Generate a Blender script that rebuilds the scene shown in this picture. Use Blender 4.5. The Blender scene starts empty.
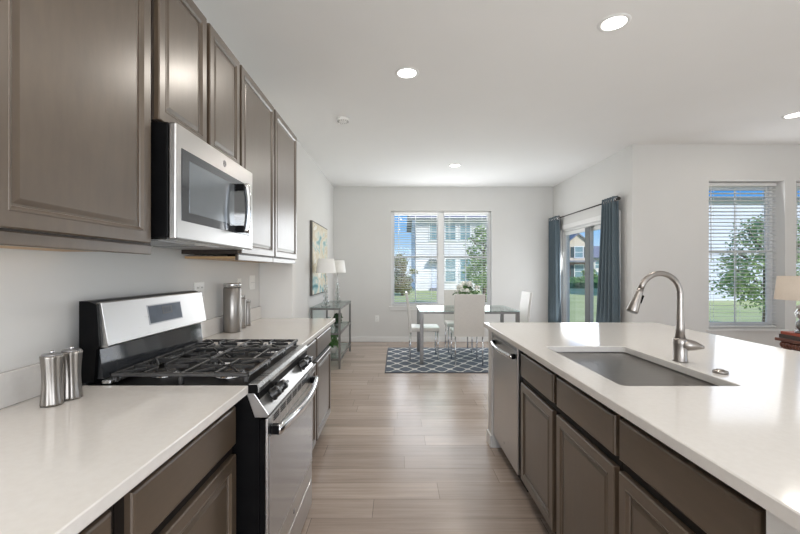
import bpy, bmesh, math, random
from mathutils import Vector, Matrix
random.seed(7)
PI = math.pi
S = bpy.context.scene
COL = S.collection

# ---------------------------------------------------------------- camera
cam = bpy.data.cameras.new('camera')
cam.sensor_width = 36.0
cam.lens = 18.0                       # 400 px focal length on an 800 px wide frame
cam.shift_x = 2.5 / 800
cam.shift_y = 3.5 / 800
cam.clip_start = 0.02
cam.clip_end = 400
camo = bpy.data.objects.new('camera', cam)
COL.objects.link(camo)
camo.location = (0, 0, 1.322)
camo.rotation_euler = (PI / 2, 0, 0)
S.camera = camo

# ---------------------------------------------------------------- view
S.view_settings.view_transform = 'Standard'
S.view_settings.look = 'None'
S.view_settings.gamma = 1.0
S.view_settings.exposure = 0.12
S.view_settings.use_curve_mapping = False
S.cycles.use_denoising = True
S.cycles.max_bounces = 10
S.cycles.diffuse_bounces = 6
S.cycles.glossy_bounces = 5
S.cycles.transmission_bounces = 6
S.cycles.transparent_max_bounces = 16
S.cycles.caustics_reflective = False
S.cycles.caustics_refractive = False
S.cycles.sample_clamp_indirect = 4.0

# ---------------------------------------------------------------- sky
W = bpy.data.worlds.new('sky')
S.world = W
W.use_nodes = True
nt = W.node_tree
nt.nodes.clear()
tc = nt.nodes.new('ShaderNodeTexCoord')
sx = nt.nodes.new('ShaderNodeSeparateXYZ')
rp = nt.nodes.new('ShaderNodeValToRGB')
bg = nt.nodes.new('ShaderNodeBackground')
out = nt.nodes.new('ShaderNodeOutputWorld')
nt.links.new(tc.outputs['Generated'], sx.inputs[0])
nt.links.new(sx.outputs['Z'], rp.inputs[0])
nt.links.new(rp.outputs[0], bg.inputs[0])
nt.links.new(bg.outputs[0], out.inputs[0])
e = rp.color_ramp.elements
e[0].position = 0.0;  e[0].color = (0.80, 0.90, 1.0, 1)
e[1].position = 1.0;  e[1].color = (0.10, 0.28, 0.75, 1)
for p, c in ((0.05, (0.50, 0.74, 1.0, 1)), (0.11, (0.22, 0.53, 0.96, 1)), (0.16, (0.04, 0.26, 0.72, 1))):
    q = e.new(p); q.color = c
bg.inputs[1].default_value = 1.0

# ---------------------------------------------------------------- sun, daylight and added fill
sun = bpy.data.lights.new('sun', 'SUN')
sun.energy = 3.4
sun.angle = 0.01
sun.color = (1.0, 0.96, 0.9)
suno = bpy.data.objects.new('sun', sun)
COL.objects.link(suno)
suno.rotation_euler = Vector((-0.45, 0.75, -0.62)).to_track_quat('-Z', 'Y').to_euler()

def area(name, loc, direction, sx_, sy_, power, color=(1, 1, 1)):
    l = bpy.data.lights.new(name, 'AREA')
    l.shape = 'RECTANGLE'; l.size = sx_; l.size_y = sy_; l.energy = power; l.color = color
    o = bpy.data.objects.new(name, l); COL.objects.link(o)
    o.location = loc
    o.rotation_euler = Vector(direction).to_track_quat('-Z', 'Z').to_euler()
    return o
DAY = (0.97, 0.985, 1.0)
area('fill_rear_unseen', (0.9, -2.90, 1.35), (-0.35, 1, 0.65), 3.6, 2.0, 138, DAY)  # added fill lamp behind the camera, brightens ceiling and kitchen
area('fill_east_unseen', (6.50, -0.8, 1.4), (-1, -0.15, 0.35), 3.4, 1.8, 58, DAY)  # added fill lamp out of view on the east side
area('daylight_dining_window', (0.813, 7.39, 1.545), (0, -1, 0.1), 1.75, 1.7, 33, DAY)
area('daylight_patio_door', (2.86, 6.28, 1.05), (-1, 0, 0.1), 1.2, 1.95, 22, DAY)
area('daylight_living_window', (4.30, 4.88, 1.515), (0, -1, 0.1), 0.86, 1.75, 7, DAY)
area('daylight_living_window_second', (5.37, 4.88, 1.515), (0, -1, 0.1), 0.86, 1.75, 7, DAY)
LAMP_POWER = 9.0
LAMP_COLOR = (1.0, 0.92, 0.82)

# ---------------------------------------------------------------- material helpers
def newmat(name):
    m = bpy.data.materials.new(name); m.use_nodes = True
    n = m.node_tree.nodes; l = m.node_tree.links
    b = n['Principled BSDF']
    return m, n, l, b
def N(n, t, **k):
    x = n.new(t)
    for a, v in k.items(): setattr(x, a, v)
    return x
def coords(n, l, scale=(1, 1, 1)):
    t = N(n, 'ShaderNodeTexCoord'); mp = N(n, 'ShaderNodeMapping')
    mp.inputs['Scale'].default_value = scale
    l.new(t.outputs['Object'], mp.inputs[0])
    return mp.outputs[0]
def mixcol(n, l, fac, a, b, mode='MIX'):
    x = N(n, 'ShaderNodeMix', data_type='RGBA', blend_type=mode)
    for i, v in ((0, fac), (6, a), (7, b)):
        if hasattr(v, 'node'): l.new(v, x.inputs[i])
        else: x.inputs[i].default_value = v if i == 0 else (*v, 1)
    return x.outputs[2]
def math_(n, l, op, a, b=None):
    x = N(n, 'ShaderNodeMath', operation=op)
    for i, v in ((0, a), (1, b)):
        if v is None: continue
        if hasattr(v, 'node'): l.new(v, x.inputs[i])
        else: x.inputs[i].default_value = v
    return x.outputs[0]
def P(name, col, rough=0.5, metal=0.0, col2=None, scale=20, stretch=(1, 1, 1), detail=4, bump=0.0, coat=0.0, spec=None, sheen=0):
    m, n, l, b = newmat(name)
    b.inputs['Base Color'].default_value = (*col, 1)
    b.inputs['Roughness'].default_value = rough
    b.inputs['Metallic'].default_value = metal
    if coat: b.inputs['Coat Weight'].default_value = coat; b.inputs['Coat Roughness'].default_value = 0.15
    if spec is not None: b.inputs['Specular IOR Level'].default_value = spec
    if sheen: b.inputs['Sheen Weight'].default_value = sheen
    if col2 or bump:
        nz = N(n, 'ShaderNodeTexNoise'); nz.inputs['Scale'].default_value = scale; nz.inputs['Detail'].default_value = detail
        l.new(coords(n, l, stretch), nz.inputs['Vector'])
        if col2:
            r = N(n, 'ShaderNodeValToRGB'); r.color_ramp.elements[0].position = 0.3; r.color_ramp.elements[1].position = 0.7
            r.color_ramp.elements[0].color = (*col, 1); r.color_ramp.elements[1].color = (*col2, 1)
            l.new(nz.outputs[0], r.inputs[0]); l.new(r.outputs[0], b.inputs['Base Color'])
        if bump:
            bp = N(n, 'ShaderNodeBump'); bp.inputs['Strength'].default_value = bump; bp.inputs['Distance'].default_value = 0.01
            l.new(nz.outputs[0], bp.inputs['Height']); l.new(bp.outputs[0], b.inputs['Normal'])
    return m
def glassmat(name, tint=(1, 1, 1), rough=0.0, refl=0.08, edge=None):
    m, n, l, b = newmat(name)
    n.remove(b)
    t = N(n, 'ShaderNodeBsdfTransparent'); t.inputs[0].default_value = (*tint, 1)
    g = N(n, 'ShaderNodeBsdfGlossy'); g.inputs['Roughness'].default_value = rough
    f = N(n, 'ShaderNodeLayerWeight'); f.inputs[0].default_value = 0.5
    k = math_(n, l, 'ADD', math_(n, l, 'MULTIPLY', math_(n, l, 'POWER', f.outputs['Facing'], 5.0), 0.8), refl)
    mx = N(n, 'ShaderNodeMixShader')
    l.new(k, mx.inputs[0]); l.new(t.outputs[0], mx.inputs[1]); l.new(g.outputs[0], mx.inputs[2])
    l.new(mx.outputs[0], n['Material Output'].inputs[0])
    return m
def emit(name, col, s):
    m, n, l, b = newmat(name)
    b.inputs['Base Color'].default_value = (*col, 1)
    b.inputs['Emission Color'].default_value = (*col, 1)
    b.inputs['Emission Strength'].default_value = s
    return m

def woodmat(name, a, b_, stretch, rough=0.33):
    m, n, l, b = newmat(name)
    b.inputs['Coat Weight'].default_value = 0.8; b.inputs['Coat Roughness'].default_value = 0.29
    nz = N(n, 'ShaderNodeTexNoise'); nz.inputs['Scale'].default_value = 10; nz.inputs['Detail'].default_value = 5
    nz.inputs['Roughness'].default_value = 0.62
    l.new(coords(n, l, stretch), nz.inputs['Vector'])
    n2 = N(n, 'ShaderNodeTexNoise'); n2.inputs['Scale'].default_value = 7; n2.inputs['Detail'].default_value = 3
    l.new(coords(n, l), n2.inputs['Vector'])
    c = mixcol(n, l, nz.outputs[0], a, b_)
    d = mixcol(n, l, n2.outputs[0], (0.8, 0.8, 0.8), (1.2, 1.18, 1.15))
    l.new(mixcol(n, l, 1.0, c, d, 'MULTIPLY'), b.inputs['Base Color'])
    b.inputs['Roughness'].default_value = rough
    rr = N(n, 'ShaderNodeMapRange'); rr.inputs[3].default_value = rough - .05; rr.inputs[4].default_value = rough + .08
    l.new(n2.outputs[0], rr.inputs[0]); l.new(rr.outputs[0], b.inputs['Roughness'])
    return m
def steelmat(name, col=(0.56, 0.56, 0.555), rough=0.27, stretch=(1, 1, 60)):
    m, n, l, b = newmat(name)
    b.inputs['Base Color'].default_value = (*col, 1); b.inputs['Metallic'].default_value = 1.0
    nz = N(n, 'ShaderNodeTexNoise'); nz.inputs['Scale'].default_value = 8; nz.inputs['Detail'].default_value = 2
    l.new(coords(n, l, stretch), nz.inputs['Vector'])
    rr = N(n, 'ShaderNodeMapRange'); rr.inputs[3].default_value = rough - .06; rr.inputs[4].default_value = rough + .08
    l.new(nz.outputs[0], rr.inputs[0]); l.new(rr.outputs[0], b.inputs['Roughness'])
    return m

def floormat():
    m, n, l, b = newmat('oak_planks')
    sp = N(n, 'ShaderNodeSeparateXYZ'); l.new(coords(n, l), sp.inputs[0])
    row = math_(n, l, 'FLOOR', math_(n, l, 'DIVIDE', sp.outputs[1], 0.178))
    wn = N(n, 'ShaderNodeTexWhiteNoise', noise_dimensions='1D'); l.new(row, wn.inputs['W'])
    cb = N(n, 'ShaderNodeCombineXYZ')
    l.new(math_(n, l, 'ADD', sp.outputs[0], math_(n, l, 'MULTIPLY', wn.outputs[0], 1.22)), cb.inputs[0])
    l.new(sp.outputs[1], cb.inputs[1])
    v = cb.outputs[0]
    br = N(n, 'ShaderNodeTexBrick'); br.offset = 0.0; br.offset_frequency = 2; br.squash = 1
    l.new(v, br.inputs['Vector'])
    for k, x in (('Scale', 1.0), ('Mortar Size', 0.0016), ('Mortar Smooth', 0.1), ('Bias', 0.0), ('Brick Width', 1.22), ('Row Height', 0.178)):
        br.inputs[k].default_value = x
    br.inputs['Color1'].default_value = (0.36, 0.288, 0.24, 1)
    br.inputs['Color2'].default_value = (0.475, 0.388, 0.328, 1)
    br.inputs['Mortar'].default_value = (0.17, 0.13, 0.11, 1)
    nz = N(n, 'ShaderNodeTexNoise'); nz.inputs['Scale'].default_value = 3.0; nz.inputs['Detail'].default_value = 6; nz.inputs['Roughness'].default_value = .65
    l.new(coords(n, l, (0.5, 9, 1)), nz.inputs['Vector'])
    g = mixcol(n, l, nz.outputs[0], (0.45, 0.44, 0.43), (1.45, 1.45, 1.45))
    l.new(mixcol(n, l, 1.0, br.outputs[0], g, 'MULTIPLY'), b.inputs['Base Color'])
    b.inputs['Roughness'].default_value = 0.27
    bp = N(n, 'ShaderNodeBump'); bp.inputs['Strength'].default_value = 0.25; bp.inputs['Distance'].default_value = 0.002; bp.invert = True
    l.new(br.outputs['Fac'], bp.inputs['Height']); l.new(bp.outputs[0], b.inputs['Normal'])
    return m
def rugmat():
    m, n, l, b = newmat('trellis_rug')
    s = N(n, 'ShaderNodeSeparateXYZ'); l.new(coords(n, l), s.inputs[0])
    a = math_(n, l, 'COSINE', math_(n, l, 'MULTIPLY', s.outputs[0], 2 * PI / 0.235))
    c = math_(n, l, 'COSINE', math_(n, l, 'MULTIPLY', s.outputs[1], 2 * PI / 0.33))
    f = math_(n, l, 'ABSOLUTE', math_(n, l, 'ADD', math_(n, l, 'ADD', a, c), math_(n, l, 'MULTIPLY', math_(n, l, 'MULTIPLY', a, c), 0.0)))
    line = math_(n, l, 'LESS_THAN', f, 0.30)
    nz = N(n, 'ShaderNodeTexNoise'); nz.inputs['Scale'].default_value = 180
    l.new(coords(n, l), nz.inputs['Vector'])
    d = mixcol(n, l, nz.outputs[0], (0.075, 0.095, 0.13), (0.15, 0.175, 0.215))
    l.new(mixcol(n, l, line, d, (0.66, 0.66, 0.64)), b.inputs['Base Color'])
    b.inputs['Roughness'].default_value = 0.95
    return m
def artmat():
    m, n, l, b = newmat('abstract_painting')
    nz = N(n, 'ShaderNodeTexNoise'); nz.inputs['Scale'].default_value = 2.2; nz.inputs['Detail'].default_value = 5; nz.inputs['Distortion'].default_value = 1.2
    l.new(coords(n, l, (1, 1, 2.0)), nz.inputs['Vector'])
    r = N(n, 'ShaderNodeValToRGB'); el = r.color_ramp.elements
    el[0].position = 0.28; el[0].color = (0.05, 0.22, 0.25, 1)
    el[1].position = 0.75; el[1].color = (0.80, 0.78, 0.71, 1)
    for p, c in ((0.38, (0.35, 0.52, 0.52, 1)), (0.45, (0.72, 0.69, 0.58, 1)), (0.56, (0.60, 0.53, 0.38, 1)), (0.60, (0.76, 0.75, 0.70, 1))):
        q = el.new(p); q.color = c
    l.new(nz.outputs[0], r.inputs[0]); l.new(r.outputs[0], b.inputs['Base Color'])
    b.inputs['Roughness'].default_value = 0.6
    return m
def sidingmat(name, col):
    m, n, l, b = newmat(name)
    b.inputs['Base Color'].default_value = (*col, 1); b.inputs['Roughness'].default_value = 0.7
    s = N(n, 'ShaderNodeSeparateXYZ'); l.new(coords(n, l), s.inputs[0])
    f = math_(n, l, 'FRACT', math_(n, l, 'DIVIDE', s.outputs[2], 0.2))
    bp = N(n, 'ShaderNodeBump'); bp.inputs['Strength'].default_value = 0.8; bp.inputs['Distance'].default_value = 0.04; bp.invert = True
    l.new(f, bp.inputs['Height']); l.new(bp.outputs[0], b.inputs['Normal'])
    return m

M = dict(
    wall=P('wall_paint', (0.70, 0.695, 0.68), 0.85, col2=(0.715, 0.71, 0.695), scale=3),
    ceil=P('ceiling_paint', (0.86, 0.86, 0.85), 0.9, col2=(0.87, 0.87, 0.86), scale=3),
    trim=P('white_trim', (0.80, 0.80, 0.79), 0.4, col2=(0.81, 0.81, 0.80)),
    floor=floormat(),
    cab=woodmat('espresso_wood', (0.066, 0.047, 0.031), (0.112, 0.082, 0.057), (4, 4, 0.9)),
    cabh=woodmat('espresso_wood_crossgrain', (0.066, 0.047, 0.031), (0.112, 0.082, 0.057), (0.9, 4, 4)),
    cabshade=P('espresso_frame_shade', (0.008, 0.006, 0.005), 0.5, col2=(0.013, 0.010, 0.008), scale=12, stretch=(4, 4, .6), spec=.25),  # near-black stands in for shade in the gaps around base cabinet fronts
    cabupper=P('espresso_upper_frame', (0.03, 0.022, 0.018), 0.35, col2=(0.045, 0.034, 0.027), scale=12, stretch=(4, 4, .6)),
    cabin=P('cabinet_underside_maple', (0.55, 0.36, 0.18), 0.5, col2=(0.48, 0.30, 0.15), scale=8, stretch=(1, 6, 6)),
    quartz=P('white_quartz', (0.70, 0.675, 0.645), 0.10, col2=(0.73, 0.708, 0.68), scale=60),
    steel=steelmat('brushed_steel', stretch=(60, 1, 1)),
    steelv=steelmat('brushed_steel_vertical', col=(0.54, 0.53, 0.52), rough=.3, stretch=(1, 1, 60)),
    chrome=P('chrome', (0.72, 0.72, 0.73), 0.1, 1.0, col2=(0.75, 0.75, 0.76)),
    pewter=steelmat('canister_steel', (0.33, 0.31, 0.29), 0.33, (1, 1, 60)),
    nickel=steelmat('brushed_nickel', (0.33, 0.305, 0.285), 0.30, (1, 1, 20)),
    sink=steelmat('sink_steel', (0.26, 0.246, 0.232), 0.30, (1, 30, 1)),
    black=P('black_enamel', (0.004, 0.004, 0.0045), 0.3, col2=(0.006, 0.006, 0.0065), spec=.08),
    blackgloss=P('black_glass', (0.02, 0.022, 0.025), 0.06, col2=(0.024, 0.026, 0.03), scale=4),
    iron=P('cast_iron', (0.05, 0.05, 0.051), 0.24, 0.35, col2=(0.07, 0.07, 0.071), scale=150, spec=.9),
    knob=P('black_knob', (0.006, 0.006, 0.007), 0.3, col2=(0.016, 0.016, 0.016)),
    greyglass=P('oven_window_glass', (0.36, 0.355, 0.36), 0.13, 0.85, col2=(0.33, 0.325, 0.33), scale=3),
    mwglass=P('microwave_glass', (0.035, 0.038, 0.045), 0.06, col2=(0.04, 0.043, 0.05), scale=4, spec=.9),
    mwscreen=P('microwave_screen', (0.16, 0.18, 0.20), 0.10, 0.3, col2=(0.18, 0.20, 0.22), scale=6, spec=.9),
    display=P('range_display', (0.09, 0.11, 0.14), 0.12, 0.3, col2=(0.13, 0.15, 0.19), scale=12),
    digit=P('display_digits', (0.005, 0.006, 0.012), 0.3, col2=(0.008, 0.01, 0.018)),
    plate=P('white_plastic', (0.86, 0.86, 0.84), 0.35, col2=(0.88, 0.88, 0.86)),
    greyplastic=P('grey_plastic', (0.25, 0.25, 0.25), 0.4, col2=(0.28, 0.28, 0.28)),
    lens=emit('light_lens', (1.0, 0.97, 0.92), 9.0),
    leather=P('white_leather', (0.70, 0.685, 0.655), 0.45, col2=(0.73, 0.715, 0.685), scale=40, bump=.05),
    tglass=glassmat('table_glass', (0.82, 0.92, 0.90), 0.0, 0.10),
    pane=glassmat('window_glass', (0.98, 0.985, 0.985), 0.0, 0.012),
    cryst=glassmat('crystal', (0.88, 0.90, 0.90), 0.02, 0.20),
    shade=P('white_linen_shade', (0.86, 0.85, 0.83), 0.9, col2=(0.88, 0.87, 0.85), scale=120),
    shadew=P('beige_linen_shade', (0.72, 0.62, 0.52), 0.9, col2=(0.76, 0.66, 0.56), scale=120),
    gunmetal=P('gunmetal', (0.22, 0.215, 0.21), 0.3, 0.85, col2=(0.26, 0.255, 0.25)),
    curtain=P('slate_blue_fabric', (0.088, 0.125, 0.152), 0.9, col2=(0.115, 0.155, 0.182), scale=90, sheen=.3),
    rod=P('dark_bronze', (0.035, 0.03, 0.028), 0.4, 0.6, col2=(0.045, 0.04, 0.036)),
    blind=P('white_slat', (0.82, 0.82, 0.81), 0.5, col2=(0.84, 0.84, 0.83)),
    vinyl=P('white_vinyl', (0.80, 0.80, 0.79), 0.4, col2=(0.82, 0.82, 0.81)),
    bronze=P('grey_door_stile', (0.13, 0.145, 0.145), 0.5, col2=(0.15, 0.165, 0.165)),
    rug=rugmat(),
    rugedge=P('rug_binding', (0.10, 0.11, 0.13), .95, col2=(.13, .14, .16)),
    art=artmat(),
    artframe=P('dark_canvas_edge', (0.10, 0.095, 0.085), 0.6, col2=(.13, .12, .11)),
    leaf=P('green_leaf', (0.05, 0.14, 0.03), 0.6, col2=(0.13, 0.26, 0.07), scale=5),
    leafdark=P('dark_green_leaf', (0.015, 0.04, 0.015), 0.6, col2=(0.04, 0.085, 0.03), scale=14),
    treeleaf=P('tree_leaf', (0.24, 0.38, 0.13), 0.7, col2=(0.46, 0.58, 0.28), scale=2.5),
    treered=P('russet_leaf', (0.25, 0.17, 0.08), 0.7, col2=(0.30, 0.36, 0.13), scale=1.6),
    bark=P('bark', (0.16, 0.12, 0.09), .9, col2=(.22, .17, .13), scale=12),
    petal=P('white_petal', (0.82, 0.82, 0.76), 0.7, col2=(0.88, 0.88, 0.84)),
    stem=P('stem_green', (0.12, 0.22, 0.07), .6, col2=(.16, .27, .09)),
    ceramic=P('pale_ceramic', (0.6, 0.58, 0.54), 0.35, col2=(.65, .63, .59)),
    mahog=P('carved_mahogany', (0.10, 0.032, 0.02), 0.35, col2=(0.17, 0.06, 0.035), scale=18, stretch=(1, 1, 4)),
    bookred=P('red_book_cloth', (0.33, 0.07, 0.04), 0.6, col2=(0.38, 0.09, 0.05)),
    bookdark=P('dark_book_cloth', (0.05, 0.035, 0.03), 0.6, col2=(0.07, 0.05, 0.04)),
    paper=P('page_edges', (0.75, 0.70, 0.6), .8, col2=(.7, .65, .55), scale=200, stretch=(1, 1, 20)),
    lawn=P('lawn', (0.45, 0.50, 0.19), 0.95, col2=(0.60, 0.62, 0.30), scale=0.6, detail=8),
    sidewhite=sidingmat('white_siding', (0.86, 0.85, 0.83)),
    sidebeige=sidingmat('beige_siding', (0.72, 0.62, 0.48)),
    sidegrey=sidingmat('pale_blue_siding', (0.74, 0.78, 0.86)),
    roof=P('roof_shingles', (0.25, 0.25, 0.28), 0.9, col2=(.33, .33, .37), scale=8),
    housetrim=P('house_trim', (0.86, 0.86, 0.85), .6, col2=(.88, .88, .87)),
    gutter=P('dark_gutter', (0.10, 0.13, 0.13), .5, col2=(.13, .16, .16)),
    housepane=P('house_window_pane', (0.20, 0.33, 0.37), 0.1, col2=(.27, .40, .43), scale=1.2),
    shutter=P('dark_shutter', (0.05, 0.07, 0.07), .6, col2=(.07, .09, .09)),
    brick=P('red_brick', (0.32, 0.17, 0.12), .9, col2=(.42, .25, .19), scale=6),
    hedge=P('hedge_leaf', (0.06, 0.17, 0.06), .8, col2=(.14, .30, .11), scale=3),
    emblem=P('grey_emblem', (0.30, 0.30, 0.31), .3, .6, col2=(.34, .34, .35)),
)

# ---------------------------------------------------------------- geometry helpers
class MB:
    """collects shapes into one mesh"""
    def __init__(s): s.bm = bmesh.new(); s.mi = 0
    def _mark(s, faces, smooth):
        for f in faces:
            f.smooth = smooth; f.material_index = s.mi
    def box(s, x0, x1, y0, y1, z0, z1, bev=0.0, seg=2, mat=None):
        r = bmesh.ops.create_cube(s.bm, size=1.0)
        vs = r['verts']
        bmesh.ops.scale(s.bm, vec=(abs(x1 - x0), abs(y1 - y0), abs(z1 - z0)), verts=vs)
        bmesh.ops.translate(s.bm, vec=((x0 + x1) / 2, (y0 + y1) / 2, (z0 + z1) / 2), verts=vs)
        if mat is not None: bmesh.ops.transform(s.bm, matrix=mat, verts=vs)
        fs = {f for v in vs for f in v.link_faces}
        s._mark(fs, False)
        if bev > 0:
            es = list({ed for v in vs for ed in v.link_edges})
            rr = bmesh.ops.bevel(s.bm, geom=es, offset=min(bev, abs(x1-x0)/2.1, abs(y1-y0)/2.1, abs(z1-z0)/2.1), segments=seg, affect='EDGES', profile=0.5)
            s._mark(rr['faces'], False)
        return s
    def poly(s, pts, smooth=False):
        f = s.bm.faces.new([s.bm.verts.new(p) for p in pts]); s._mark([f], smooth); return s
    def prism(s, prof, x0, x1, axis='x', bev=0.0):
        """closed profile of (a,b) swept along axis; x: (y,z), y: (x,z), z: (x,y)"""
        def pt(t, a, b):
            return (t, a, b) if axis == 'x' else (a, t, b) if axis == 'y' else (a, b, t)
        A = [s.bm.verts.new(pt(x0, *p)) for p in prof]; B = [s.bm.verts.new(pt(x1, *p)) for p in prof]
        fs = []
        n = len(prof)
        for i in range(n):
            fs.append(s.bm.faces.new((A[i], A[(i + 1) % n], B[(i + 1) % n], B[i])))
        fs.append(s.bm.faces.new(A[::-1])); fs.append(s.bm.faces.new(B))
        s._mark(fs, False)
        if bev:
            es = list({ed for f in fs for ed in f.edges})
            rr = bmesh.ops.bevel(s.bm, geom=es, offset=bev, segments=2, affect='EDGES', profile=0.5)
            s._mark(rr['faces'], False)
        return s
    def rings(s, rings, close=True, cap0=False, cap1=False, smooth=False):
        """loft through rings of 3D points"""
        R = [[s.bm.verts.new(p) for p in r] for r in rings]
        fs = []
        for a, b in zip(R, R[1:]):
            n = len(a)
            for i in range(n if close else n - 1):
                j = (i + 1) % n
                fs.append(s.bm.faces.new((a[i], a[j], b[j], b[i])))
        if cap0: fs.append(s.bm.faces.new(R[0][::-1]))
        if cap1: fs.append(s.bm.faces.new(R[-1]))
        s._mark(fs, smooth)
        return s
    def lathe(s, prof, c=(0, 0, 0), seg=32, cap0=True, cap1=True, wob=None, smooth=True, mat=None):
        rs = []
        for k, (r, z) in enumerate(prof):
            ring = []
            for i in range(seg):
                a = 2 * PI * i / seg
                rr = r * (wob(a, z) if wob else 1)
                p = Vector((rr * math.cos(a), rr * math.sin(a), z))
                if mat is not None: p = mat @ p
                ring.append((p.x + c[0], p.y + c[1], p.z + c[2]))
            rs.append(ring)
        return s.rings(rs, True, cap0, cap1, smooth)
    def tube(s, pts, r, seg=12, cap=True, smooth=True, squash=None):
        pts = [Vector(p) for p in pts]
        rr = r if isinstance(r, (list, tuple)) else [r] * len(pts)
        t0 = (pts[1] - pts[0]).normalized()
        up = Vector((0, 0, 1)) if abs(t0.z) < .9 else Vector((1, 0, 0))
        u = t0.cross(up).normalized()
        rs = []
        for i, p in enumerate(pts):
            t = (pts[min(i + 1, len(pts) - 1)] - pts[max(i - 1, 0)]).normalized()
            u = (u - t * u.dot(t)).normalized(); v = t.cross(u)
            sq = squash or (1, 1)
            rs.append([p + u * (rr[i] * sq[0] * math.cos(2 * PI * k / seg)) + v * (rr[i] * sq[1] * math.sin(2 * PI * k / seg)) for k in range(seg)])
        return s.rings(rs, True, cap, cap, smooth)
    def ball(s, c, r, seg=16, scale=(1, 1, 1)):
        n = seg // 2
        prof = [(max(1e-4, r * math.sin(PI * i / n)), -r * math.cos(PI * i / n)) for i in range(n + 1)]
        return s.lathe(prof, c, seg, mat=Matrix.Diagonal((*scale, 1)))
    def leaf(s, c, n, size, asp=0.6):
        n = Vector(n).normalized()
        u = n.orthogonal().normalized(); u.rotate(Matrix.Rotation(random.uniform(0, 6.28), 3, n)); v = n.cross(u)
        c = Vector(c); a = size / 2; b = a * asp
        s.poly([c - u * a, c - v * b + n * b * .3, c + u * a, c + v * b + n * b * .3]); return s
    def build(s, name, mat, parent=None, kind=None, recalc=True):
        if recalc: bmesh.ops.recalc_face_normals(s.bm, faces=s.bm.faces[:])
        me = bpy.data.meshes.new(name); s.bm.to_mesh(me); s.bm.free()
        for m in (mat if isinstance(mat, (list, tuple)) else [mat]): me.materials.append(m)
        o = bpy.data.objects.new(name, me); COL.objects.link(o)
        if parent is not None: o.parent = parent
        if kind: o['kind'] = kind
        return o

def thing(name, label, cat, loc=(0, 0, 0), rz=0.0, group=None):
    o = bpy.data.objects.new(name, None); COL.objects.link(o)
    o.empty_display_size = .1
    o.location = loc; o.rotation_euler = (0, 0, rz)
    o['label'] = label; o['category'] = cat
    if group: o['group'] = group
    return o
def tag(o, label, cat, group=None, loc=None, rz=None):
    o['label'] = label; o['category'] = cat
    if group: o['group'] = group
    if loc is not None: o.location = loc
    if rz is not None: o.rotation_euler = (0, 0, rz)
    return o
def dup(root, loc, rz, label, group=None):
    r = root.copy(); COL.objects.link(r); r.location = loc; r.rotation_euler = (0, 0, rz)
    r['label'] = label
    if group: r['group'] = group
    for ch in list(root.children):
        c = ch.copy(); COL.objects.link(c); c.parent = r
        for g in list(ch.children):
            d = g.copy(); COL.objects.link(d); d.parent = c
    return r
def B(*a, **k): return MB().box(*a, **k)

def holed_wall(name, axis, t0, t1, u0, u1, z0, z1, holes, mat):
    """axis 'y': wall normal along y (u = x); axis 'x': normal along x (u = y). holes: (ua,ub,za,zb)"""
    us = sorted({u0, u1, *[h[0] for h in holes], *[h[1] for h in holes]})
    zs = sorted({z0, z1, *[h[2] for h in holes], *[h[3] for h in holes]})
    us = [u for u in us if u0 <= u <= u1]; zs = [z for z in zs if z0 <= z <= z1]
    def solid(i, j):
        if i < 0 or j < 0 or i >= len(us) - 1 or j >= len(zs) - 1: return False
        uc, zc = (us[i] + us[i + 1]) / 2, (zs[j] + zs[j + 1]) / 2
        return not any(h[0] < uc < h[1] and h[2] < zc < h[3] for h in holes)
    def p(t, u, z): return (u, t, z) if axis == 'y' else (t, u, z)
    mb = MB()
    for i in range(len(us) - 1):
        for j in range(len(zs) - 1):
            if not solid(i, j): continue
            a, b, c, d = us[i], us[i + 1], zs[j], zs[j + 1]
            for t in (t0, t1): mb.poly([p(t, a, c), p(t, b, c), p(t, b, d), p(t, a, d)])
            if not solid(i - 1, j): mb.poly([p(t0, a, c), p(t1, a, c), p(t1, a, d), p(t0, a, d)])
            if not solid(i + 1, j): mb.poly([p(t0, b, c), p(t1, b, c), p(t1, b, d), p(t0, b, d)])
            if not solid(i, j - 1): mb.poly([p(t0, a, c), p(t1, a, c), p(t1, b, c), p(t0, b, c)])
            if not solid(i, j + 1): mb.poly([p(t0, a, d), p(t1, a, d), p(t1, b, d), p(t0, b, d)])
    bmesh.ops.remove_doubles(mb.bm, verts=mb.bm.verts[:], dist=1e-5)
    return mb.build(name, mat, kind='structure')

# ================================================================ ROOM SHELL
HC = 2.874
XL, XR, YF, YL, XE, YB = -1.185, 2.89, 7.43, 4.92, 6.6, -3.0
TW = 0.15
fl = MB().box(XL - TW, XR + TW, YB - TW, YF + TW, -0.12, 0.0).box(XR + TW, XE + TW, YB - TW, YL + TW, -0.12, 0.0).build('floor', M['floor'], kind='structure')
ce = MB().box(XL - TW, XR + TW, YB - TW, YF + TW, HC, HC + .9).box(XR + TW, XE + TW, YB - TW, YL + .24, HC, HC + .9).build('ceiling', M['ceil'], kind='structure')  # extra thickness above is added to keep sun off the dining wall
B(XL - TW, XL, YB, YF, 0, HC).build('wall_left', M['wall'], kind='structure')
FW = (-0.12, 1.746, 0.66, 2.427)                       # dining window opening
holed_wall('wall_far', 'y', YF, YF + TW, XL - TW, XR + TW, 0, HC, [FW], M['wall'])
PD = (5.24, 7.07, 0.0, 2.05)                           # patio door opening
holed_wall('wall_right', 'x', XR, XR + TW, YL, YF, 0, HC, [PD], M['wall'])
W1 = (3.83, 4.766, 0.60, 2.43); W2 = (4.905, 5.84, 0.60, 2.43)
holed_wall('wall_living', 'y', YL, YL + .24, XR + TW, XE, 0, HC, [W1, W2], M['wall'])
EW = (-2.6, 1.0, 0.4, 2.4); RW = (-1.0, 2.8, 0.25, 2.45)  # openings for the made-up east and rear windows
holed_wall('wall_east', 'x', XE, XE + TW, YB, YL + TW, 0, HC, [EW], M['wall'])
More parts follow.
